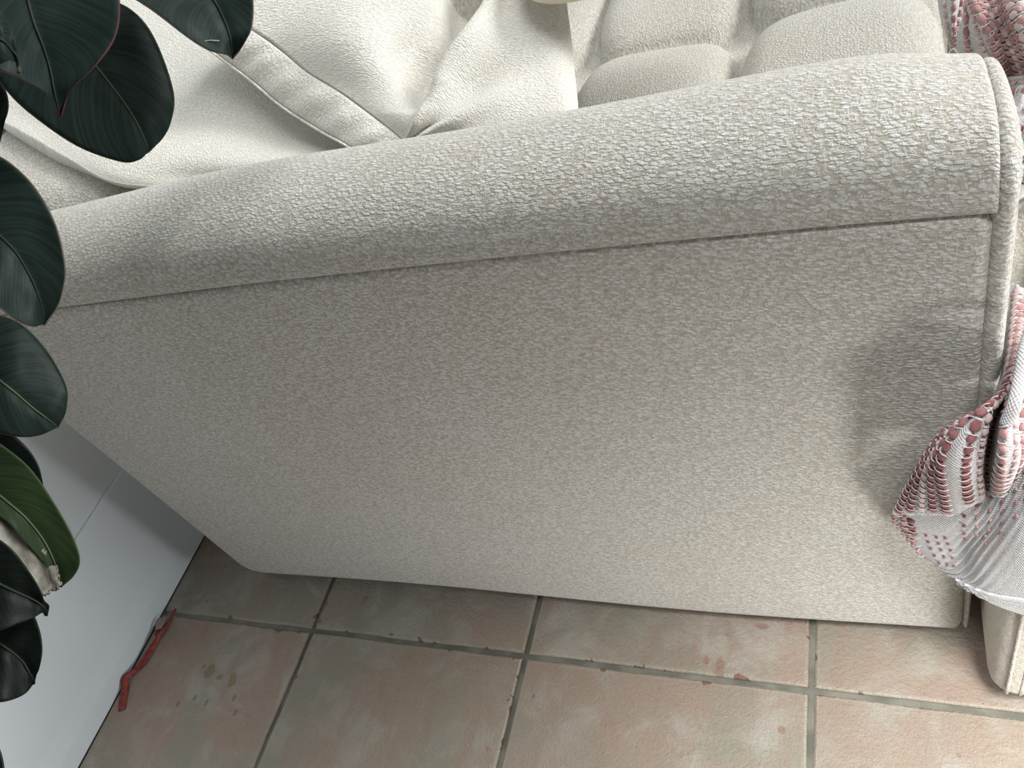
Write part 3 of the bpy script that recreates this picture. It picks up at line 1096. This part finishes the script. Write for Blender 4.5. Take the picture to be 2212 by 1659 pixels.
# tufts: the largest in the picture one by one, the rest joined
bmt = bmesh.new()
bmesh.ops.create_icosphere(bmt, subdivisions=1, radius=0.5)
base_V = np.array([v.co[:] for v in bmt.verts])
base_F = [tuple(v.index for v in f.verts) for f in bmt.faces]
bmt.free()
tmeshes = {}
for nm, mm in (('rose', M_rose), ('deep', M_deep), ('pale', M_pale)):
    me = bpy.data.meshes.new('yarn_tuft')
    me.from_pydata(base_V.tolist(), [], base_F)
    me.polygons.foreach_set('use_smooth', [True] * len(me.polygons))
    me.materials.append(mm)
    tmeshes[mm.name] = me


def inframe(p):
    q = RW.T @ (p - CAM)
    u, v = CX + FPX * q[0] / q[2], CY + FPX * q[1] / q[2]
    return 0 < u < 2212 and 0 < v < 1659, q[2]


jobs = []
for j in tuft_jobs:
    ok, dz = inframe(j[0])
    jobs.append(((1.0 if ok else 1e-3) * j[3] * j[4] / dz ** 2, j))
jobs.sort(key=lambda a: -a[0])
inv = Matrix.Translation(Vector(th.location)).inverted()
rest = {}
for k, (_, (p, n, t, L, Wd, mat)) in enumerate(jobs):
    s = np.cross(n, t)
    M4 = Matrix(((t[0] * L, s[0] * Wd, n[0] * .0048, p[0]), (t[1] * L, s[1] * Wd, n[1] * .0048, p[1]), (t[2] * L, s[2] * Wd, n[2] * .0048, p[2]), (0, 0, 0, 1)))
    if L < 0.005:
        M4 = Matrix(((t[0] * L, s[0] * Wd, n[0] * .0022, p[0]), (t[1] * L, s[1] * Wd, n[1] * .0022, p[1]), (t[2] * L, s[2] * Wd, n[2] * .0022, p[2]), (0, 0, 0, 1)))
    if k < 290:
        o = bpy.data.objects.new('yarn_tuft', tmeshes[mat.name])
        COL.objects.link(o)
        o.parent = th
        o.matrix_parent_inverse = inv
        o.matrix_basis = M4
    else:
        A4 = np.array(M4)
        V = base_V @ A4[:3, :3].T + A4[:3, 3]
        rv, rf = rest.setdefault(mat.name, ([], []))
        b = len(rv)
        rv.extend(V)
        rf.extend([tuple(b + x for x in f) for f in base_F])
for nm, (rv, rf) in rest.items():
    o = mesh('small_yarn_tufts', rv, rf, bpy.data.materials[nm])
    tag(o, kind='stuff')
    hang(o, th)

# ------------------------------------------------------------------ rubber plant
pl = empty('rubber_plant', (-0.80, -0.27, 0.0))
tag(pl, 'potted rubber plant with large glossy blackish green leaves beside the wall', 'plant')


def lathe(name, prof, mat, cx, cy, seg=40):
    V, F = [], []
    for r, z in prof:
        for k in range(seg):
            a = 2 * math.pi * k / seg
            V.append((cx + r * math.cos(a), cy + r * math.sin(a), z))
    for i in range(len(prof) - 1):
        for k in range(seg):
            k2 = (k + 1) % seg
            F.append((i * seg + k, i * seg + k2, (i + 1) * seg + k2, (i + 1) * seg + k))
    F.append(tuple(range(seg - 1, -1, -1)))
    F.append(tuple((len(prof) - 1) * seg + k for k in range(seg)))
    return mesh(name, V, F, mat)


o = lathe('pot', [(.095, 0.0), (.10, .004), (.125, .22), (.133, .225), (.133, .25), (.122, .25), (.118, .20)], M_pot, -.80, -.27)
hang(o, pl)
o = lathe('soil', [(.110, .12), (.119, .215), (.05, .222), (.01, .224)], M_soil, -.80, -.27)
hang(o, pl)
stems = []
C = cr(np.array([np.array([-.80, -.27, .21]), np.array([-.775, -.19, .29]), pd(-330, 1900, .75), pd(-270, 1560, .77), pd(-245, 1200, .78), pd(-235, 820, .76), pd(-225, 450, .74), pd(-200, 150, .72),
                 pd(-130, -130, .70), pd(100, -330, .70), pd(260, -400, .70)]), 110)
stems.append(C)
o = tube('stem', C, np.linspace(.0095, .0045, 110), M_bark, None, 10)
hang(o, pl)
allstem = np.concatenate(stems)

LEAVES = [
    # name key, distance, normal tweak, cup, material, midrib material, L, R, M
    ('front', .60, (0.10, 0.0, 0.35), M_leafr, M_ribd,
     [(20, -190), (-60, -110), (-90, 0), (-70, 100), (0, 163), (54, 184), (103, 206), (121, 232), (130, 251)],
     [(20, -190), (150, -150), (240, -70), (263, 20), (255, 95), (214, 157), (160, 200), (140, 229), (130, 251)],
     [(20, -190), (40, -110), (60, -10), (78, 55), (97, 105), (112, 155), (121, 200), (127, 236), (130, 251)], .010),
    ('second', .70, (0.25, 0.1, 0.30), M_leaf, M_rib,
     [(70, 0), (-15, 60), (-40, 120), (10, 192), (68, 250), (163, 315), (258, 348), (300, 346), (323, 325)],
     [(70, 0), (170, -5), (240, 0), (298, 35), (340, 95), (375, 200), (370, 262), (350, 301), (323, 325)],
     [(70, 0), (110, 45), (150, 90), (185, 128), (214, 160), (260, 217), (290, 262), (312, 303), (323, 325)], -.008),
    ('third', .66, (0.05, 0.35, 0.30), M_leaf, M_ribd,
     [(330, -190), (260, -120), (248, -50), (271, 0), (330, 46), (401, 98), (450, 121), (485, 126), (503, 123)],
     [(330, -190), (430, -170), (500, -100), (538, 0), (545, 35), (541, 78), (530, 100), (517, 113), (503, 123)],
     [(330, -190), (370, -120), (412, -60), (450, 0), (472, 32), (488, 64), (496, 88), (500, 107), (503, 123)], .006),
    ('small', .56, (0.4, 0.2, 0.3), M_leaf, M_ribd,
     [(-130, 0), (-110, 60), (-70, 130), (-30, 152), (0, 147), (20, 140), (32, 140), (38, 148), (41, 155)],
     [(-130, 0), (-80, -20), (-30, 0), (0, 30), (16, 57), (27, 89), (35, 122), (39, 142), (41, 155)],
     [(-130, 0), (-95, 25), (-50, 62), (-15, 90), (8, 105), (23, 118), (33, 130), (38, 145), (41, 155)], -.010),
    ('sliver', .66, (0.1, 0.0, 0.3), M_leafk, M_ribd,
     [(-150, 150), (-160, 220), (-140, 290), (-105, 345), (-70, 370), (-55, 375), (-42, 377), (-32, 376), (-22, 370)],
     [(-150, 150), (-80, 140), (-30, 155), (0, 180), (17, 208), (22, 245), (11, 288), (-5, 335), (-22, 370)],
     [(-150, 150), (-120, 180), (-90, 215), (-65, 250), (-45, 285), (-30, 315), (-25, 335), (-22, 355), (-22, 370)], .005),
    ('middle', .64, (0.15, 0.1, 0.35), M_leaf, M_ribd,
     [(-130, 370), (-160, 450), (-140, 540), (-90, 610), (-40, 650), (0, 672), (40, 700), (75, 711), (96, 699)],
     [(-130, 370), (-60, 345), (0, 354), (72, 415), (120, 495), (142, 585), (138, 630), (123, 668), (96, 699)],
     [(-130, 370), (-85, 420), (-45, 468), (0, 515), (36, 552), (66, 600), (82, 635), (92, 668), (96, 699)], .008),
    ('lower', .69, (0.35, -0.1, 0.30), M_leaf, M_rib,
     [(-140, 700), (-150, 780), (-120, 860), (-60, 915), (0, 937), (50, 945), (85, 941), (110, 931), (125, 922)],
     [(-140, 700), (-70, 670), (0, 680), (55, 707), (106, 763), (143, 832), (145, 875), (138, 902), (125, 922)],
     [(-140, 700), (-95, 740), (-50, 780), (0, 823), (36, 852), (72, 883), (95, 900), (112, 912), (125, 922)], -.007),
    ('shaded', .76, (-0.1, 0.0, 0.1), M_leafk, M_ribd,
     [(-120, 900), (-140, 970), (-110, 1040), (-60, 1090), (0, 1115), (30, 1122), (55, 1122), (72, 1118), (85, 1110)],
     [(-120, 900), (-60, 900), (0, 920), (37, 946), (65, 974), (86, 1008), (95, 1040), (95, 1070), (85, 1110)],
     [(-120, 900), (-90, 940), (-55, 985), (-15, 1030), (20, 1055), (45, 1075), (62, 1090), (76, 1100), (85, 1110)], .006),
    ('torn', .70, (0.1, -0.1, 0.2), M_leafg, M_rib,
     [(-120, 930), (-130, 1000), (-90, 1060), (-30, 1095), (20, 1125), (52, 1162), (80, 1195), (104, 1225), (130, 1268)],
     [(-120, 930), (-60, 925), (0, 959), (69, 1014), (120, 1088), (160, 1161), (174, 1210), (160, 1243), (130, 1268)],
     [(-120, 930), (-75, 995), (-30, 1045), (20, 1085), (60, 1120), (95, 1165), (115, 1203), (125, 1235), (130, 1268)], .006),
    ('hooked', .63, (0.0, -0.2, 0.15), M_leafk, M_ribd,
     [(-130, 1140), (-140, 1230), (-100, 1320), (-50, 1355), (0, 1357), (46, 1342), (76, 1332), (94, 1322), (99, 1331)],
     [(-130, 1140), (-70, 1120), (0, 1160), (40, 1190), (72, 1236), (94, 1275), (100, 1296), (105, 1308), (99, 1331)],
     [(-130, 1140), (-90, 1190), (-40, 1230), (0, 1255), (40, 1275), (70, 1290), (88, 1300), (100, 1315), (99, 1331)], .006),
    ('bottom', .66, (0.0, -0.2, 0.15), M_leafk, M_ribd,
     [(-120, 1290), (-150, 1370), (-120, 1450), (-60, 1500), (0, 1507), (35, 1504), (55, 1497), (66, 1488), (72, 1477)],
     [(-120, 1290), (-50, 1270), (30, 1285), (75, 1318), (91, 1355), (97, 1400), (90, 1440), (76, 1463), (72, 1477)],
     [(-120, 1290), (-80, 1330), (-40, 1360), (0, 1383), (28, 1402), (52, 1425), (65, 1445), (71, 1462), (72, 1477)], .006),
    ('lowest', .62, (0.0, -0.2, 0.15), M_leafk, M_ribd,
     [(-190, 1560), (-210, 1640), (-180, 1720), (-130, 1765), (-90, 1780), (-65, 1783), (-50, 1780), (-38, 1772), (-30, 1760)],
     [(-190, 1560), (-90, 1545), (-25, 1570), (0, 1597), (10, 1622), (17, 1662), (13, 1700), (-5, 1740), (-30, 1760)],
     [(-190, 1560), (-150, 1600), (-110, 1640), (-80, 1670), (-62, 1695), (-48, 1715), (-40, 1733), (-34, 1747), (-30, 1760)], .005),
]
LABELS = {'front': 'dark leaf with red rim and drawn-out tip', 'torn': 'greener leaf torn along one half', 'hooked': 'black leaf with a hooked tip',
          'second': 'broad leaf with yellow green midrib'}


def lathe_free_plane(center, n):
    def f(u, v):
        d = ray(u, v)
        d = d / np.linalg.norm(d)
        return CAM + d * (((center - CAM) @ n) / (d @ n))
    return f


for key, dist, tw, ml, mr, L, R_, M_, cup in LEAVES:
    mc = M_[4]
    c = pd(*mc, dist)
    view = CAM - c
    view /= np.linalg.norm(view)
    n = view + np.array(tw)
    n /= np.linalg.norm(n)
    f = lathe_free_plane(c, n)
    ns = 44
    Lp, Rp, Mp = (cr(np.array(a, float), ns) for a in (L, R_, M_))
    L3 = np.array([f(*p) for p in Lp])
    R3 = np.array([f(*p) for p in Rp])
    M3 = np.array([f(*p) for p in Mp])
    s = np.linspace(0, 1, ns)
    bow = np.sin(np.pi * s) * 0.010
    rows = []
    for i in range(ns):
        row = []
        for q in np.linspace(-1, 1, 25):
            e = L3[i] if q < 0 else R3[i]
            a = abs(q)
            p = M3[i] * (1 - a) + e * a
            wd = np.linalg.norm(e - M3[i])
            groove = -0.0016 * math.exp(-(a * wd / 0.004) ** 2)
            lift = cup * (a ** 2) * min(1, wd / 0.03)
            row.append(p + n * (bow[i] + lift + groove + 0.0012 * math.sin(9 * s[i] * 2 + 2 * q)))
        rows.append(row)
    G = np.array(rows)
    lf = slab('leaf', G, 0.0009, ml, None, uvmode='01', toward=n)
    if key in LABELS:
        lf['label'] = LABELS[key]
    hang(lf, pl)
    rib = G[:, 12] + n * 0.0004
    o = tube('midrib', rib, np.linspace(0.0013, 0.0004, ns), mr, None, 6)
    o.parent = lf
    o.matrix_parent_inverse = lf.matrix_parent_inverse.copy()
    o.matrix_parent_inverse = Matrix.Identity(4)
    # petiole from the leaf base to the nearest stem
    b = G[0, 12]
    k = np.argmin(np.linalg.norm(allstem - b - np.array([0, 0, -.015]), axis=1))
    a = allstem[k]
    mid = (a + b) / 2 + np.array([0, 0, 0.006])
    o = tube('petiole', cr(np.array([a, mid, b]), 16), 0.0024, M_ribd, None, 8)
    hang(o, pl)
    if key == 'torn':
        PD = [[f(*p) for p in r] for r in
              ([(-40, 1095), (5, 1102), (45, 1130), (80, 1172), (106, 1196), (127, 1226), (133, 1264)],
               [(-40, 1125), (0, 1130), (40, 1165), (70, 1200), (95, 1228), (112, 1252), (124, 1272)],
               [(-40, 1165), (-5, 1180), (30, 1215), (60, 1246), (80, 1264), (96, 1276), (108, 1279)],
               [(-40, 1210), (-8, 1225), (22, 1255), (52, 1275), (72, 1284), (86, 1288), (98, 1284)])]
        Gd = surf(np.array(PD), 26, 40)
        Gd = Gd - n * 0.002 + n * (surf(rng.uniform(-.003, .003, size=(6, 9, 1)).repeat(3, 2), 26, 40)[..., :1]) + n * 0.008
        jag = rng.uniform(-.0016, .0016, size=(26, 40, 3))
        jag[2:-2, 2:-2] *= 0.25
        Gd = Gd + jag
        o = slab('dried_patch', Gd, 0.0006, M_dry, None, toward=n)
        o['label'] = 'pale grey dried torn half'
        o.parent = lf
    if key == 'third':
        sV, sF = [], []
        for pts in ([(422, 101), (440, 103), (455, 101), (473, 102)], [(428, 86), (434, 92), (431, 97)], [(424, 74), (427, 82)], [(440, 86), (436, 92)]):
            Pw = np.array([f(*p) for p in pts]) + n * 0.0100
            V, F = tube_arrays(Pw, 0.0003, 4)
            k = len(sV)
            sV += V
            sF += [tuple(k + x for x in ff) for ff in F]
        o = mesh('scratch_marks', sV, sF, plain('pale_scratch', (0.35, 0.36, 0.33), 0.9))
        o.parent = lf

# ------------------------------------------------------------------ red ribbon on the floor by the skirting
rb = empty('ribbon', tuple(pz(300, 1450, 0.0)))
tag(rb, 'crumpled red ribbon scrap lying on the tiles along the skirting board', 'ribbon')
t = NT('red_ribbon_cloth')
uv = t.n('ShaderNodeUVMap', None, uv_map='UVMap').outputs[0]
t.put(Base_Color=t.mix(t.rng(t.noise(uv, 120.0, 3.0), 0.35, 0.65), (0.15, 0.016, 0.009), (0.30, 0.038, 0.030)), Roughness=0.55)
M_rib_red = t.m
ctr = [(382, 1316), (374, 1334), (362, 1358), (348, 1381), (328, 1408), (315, 1430), (294, 1454), (279, 1471), (273, 1491), (268, 1514), (264, 1535)]
wid = [1.2, 2.2, 3.2, 3.6, 5.5, 5.2, 4.2, 5.4, 6.0, 6.4, 6.2]
zz = [.002, .004, .006, .007, .005, .004, .007, .009, .005, .003, .002]
tws = [1.3, 1.2, 1.0, .9, .4, .3, .9, .6, .2, .1, .1]
Cc = cr(np.array([pz(u, v, 0.0) for u, v in ctr]), 60)
ww = cr(np.array(wid), 60) * 0.001
zc = np.maximum(cr(np.array(zz), 60), 0.001)
tw = cr(np.array(tws), 60)
Tt = np.gradient(Cc, axis=0)
Tt /= np.linalg.norm(Tt, axis=1, keepdims=True)
sd = np.cross(Tt, np.array([0, 0, 1.0]))
rows = []
for i in range(60):
    row = []
    for q in np.linspace(-1, 1, 9):
        off = sd[i] * ww[i] * q * math.cos(tw[i]) + np.array([0, 0, 1]) * (ww[i] * q * math.sin(tw[i]))
        p = Cc[i] + off + np.array([0, 0, zc[i] + 0.0012 * math.cos(q * 2.5) + 0.0008 * math.sin(i * .5)])
        p[2] = max(p[2], 0.0010)
        p[0] = max(p[0], SKF + 0.003)
        row.append(p)
    rows.append(row)
o = slab('strip', np.array(rows), 0.0005, M_rib_red, None, toward=(0, 0, 1))
hang(o, rb)
M_rib_pale = plain('ribbon_pale_reverse', (0.36, 0.27, 0.24), 0.6)
Pq = [[pz(360, 1331, .010), pz(352, 1333, .011), pz(342, 1336, .010), pz(336, 1344, .008)],
      [pz(354, 1346, .013), pz(349, 1348, .013), pz(342, 1352, .012), pz(336, 1356, .009)],
      [pz(348, 1358, .010), pz(344, 1359, .010), pz(339, 1360, .009), pz(334, 1362, .007)]]
o = slab('pale_loop', surf(np.array(Pq), 14, 14), 0.0005, M_rib_pale, None, toward=(0, 0, 1))
o['label'] = 'pale pinkish curled end'
hang(o, rb)
Pq = [[pz(347, 1359, .008), pz(341, 1360, .009), pz(334, 1361, .007)],
      [pz(347, 1367, .006), pz(341, 1368, .006), pz(334, 1368, .005)],
      [pz(345, 1375, .002), pz(340, 1376, .002), pz(334, 1373, .002)]]
o = slab('folded_end', surf(np.array(Pq), 10, 10), 0.0005, M_rib_red, None, toward=(0, 0, 1))
hang(o, rb)
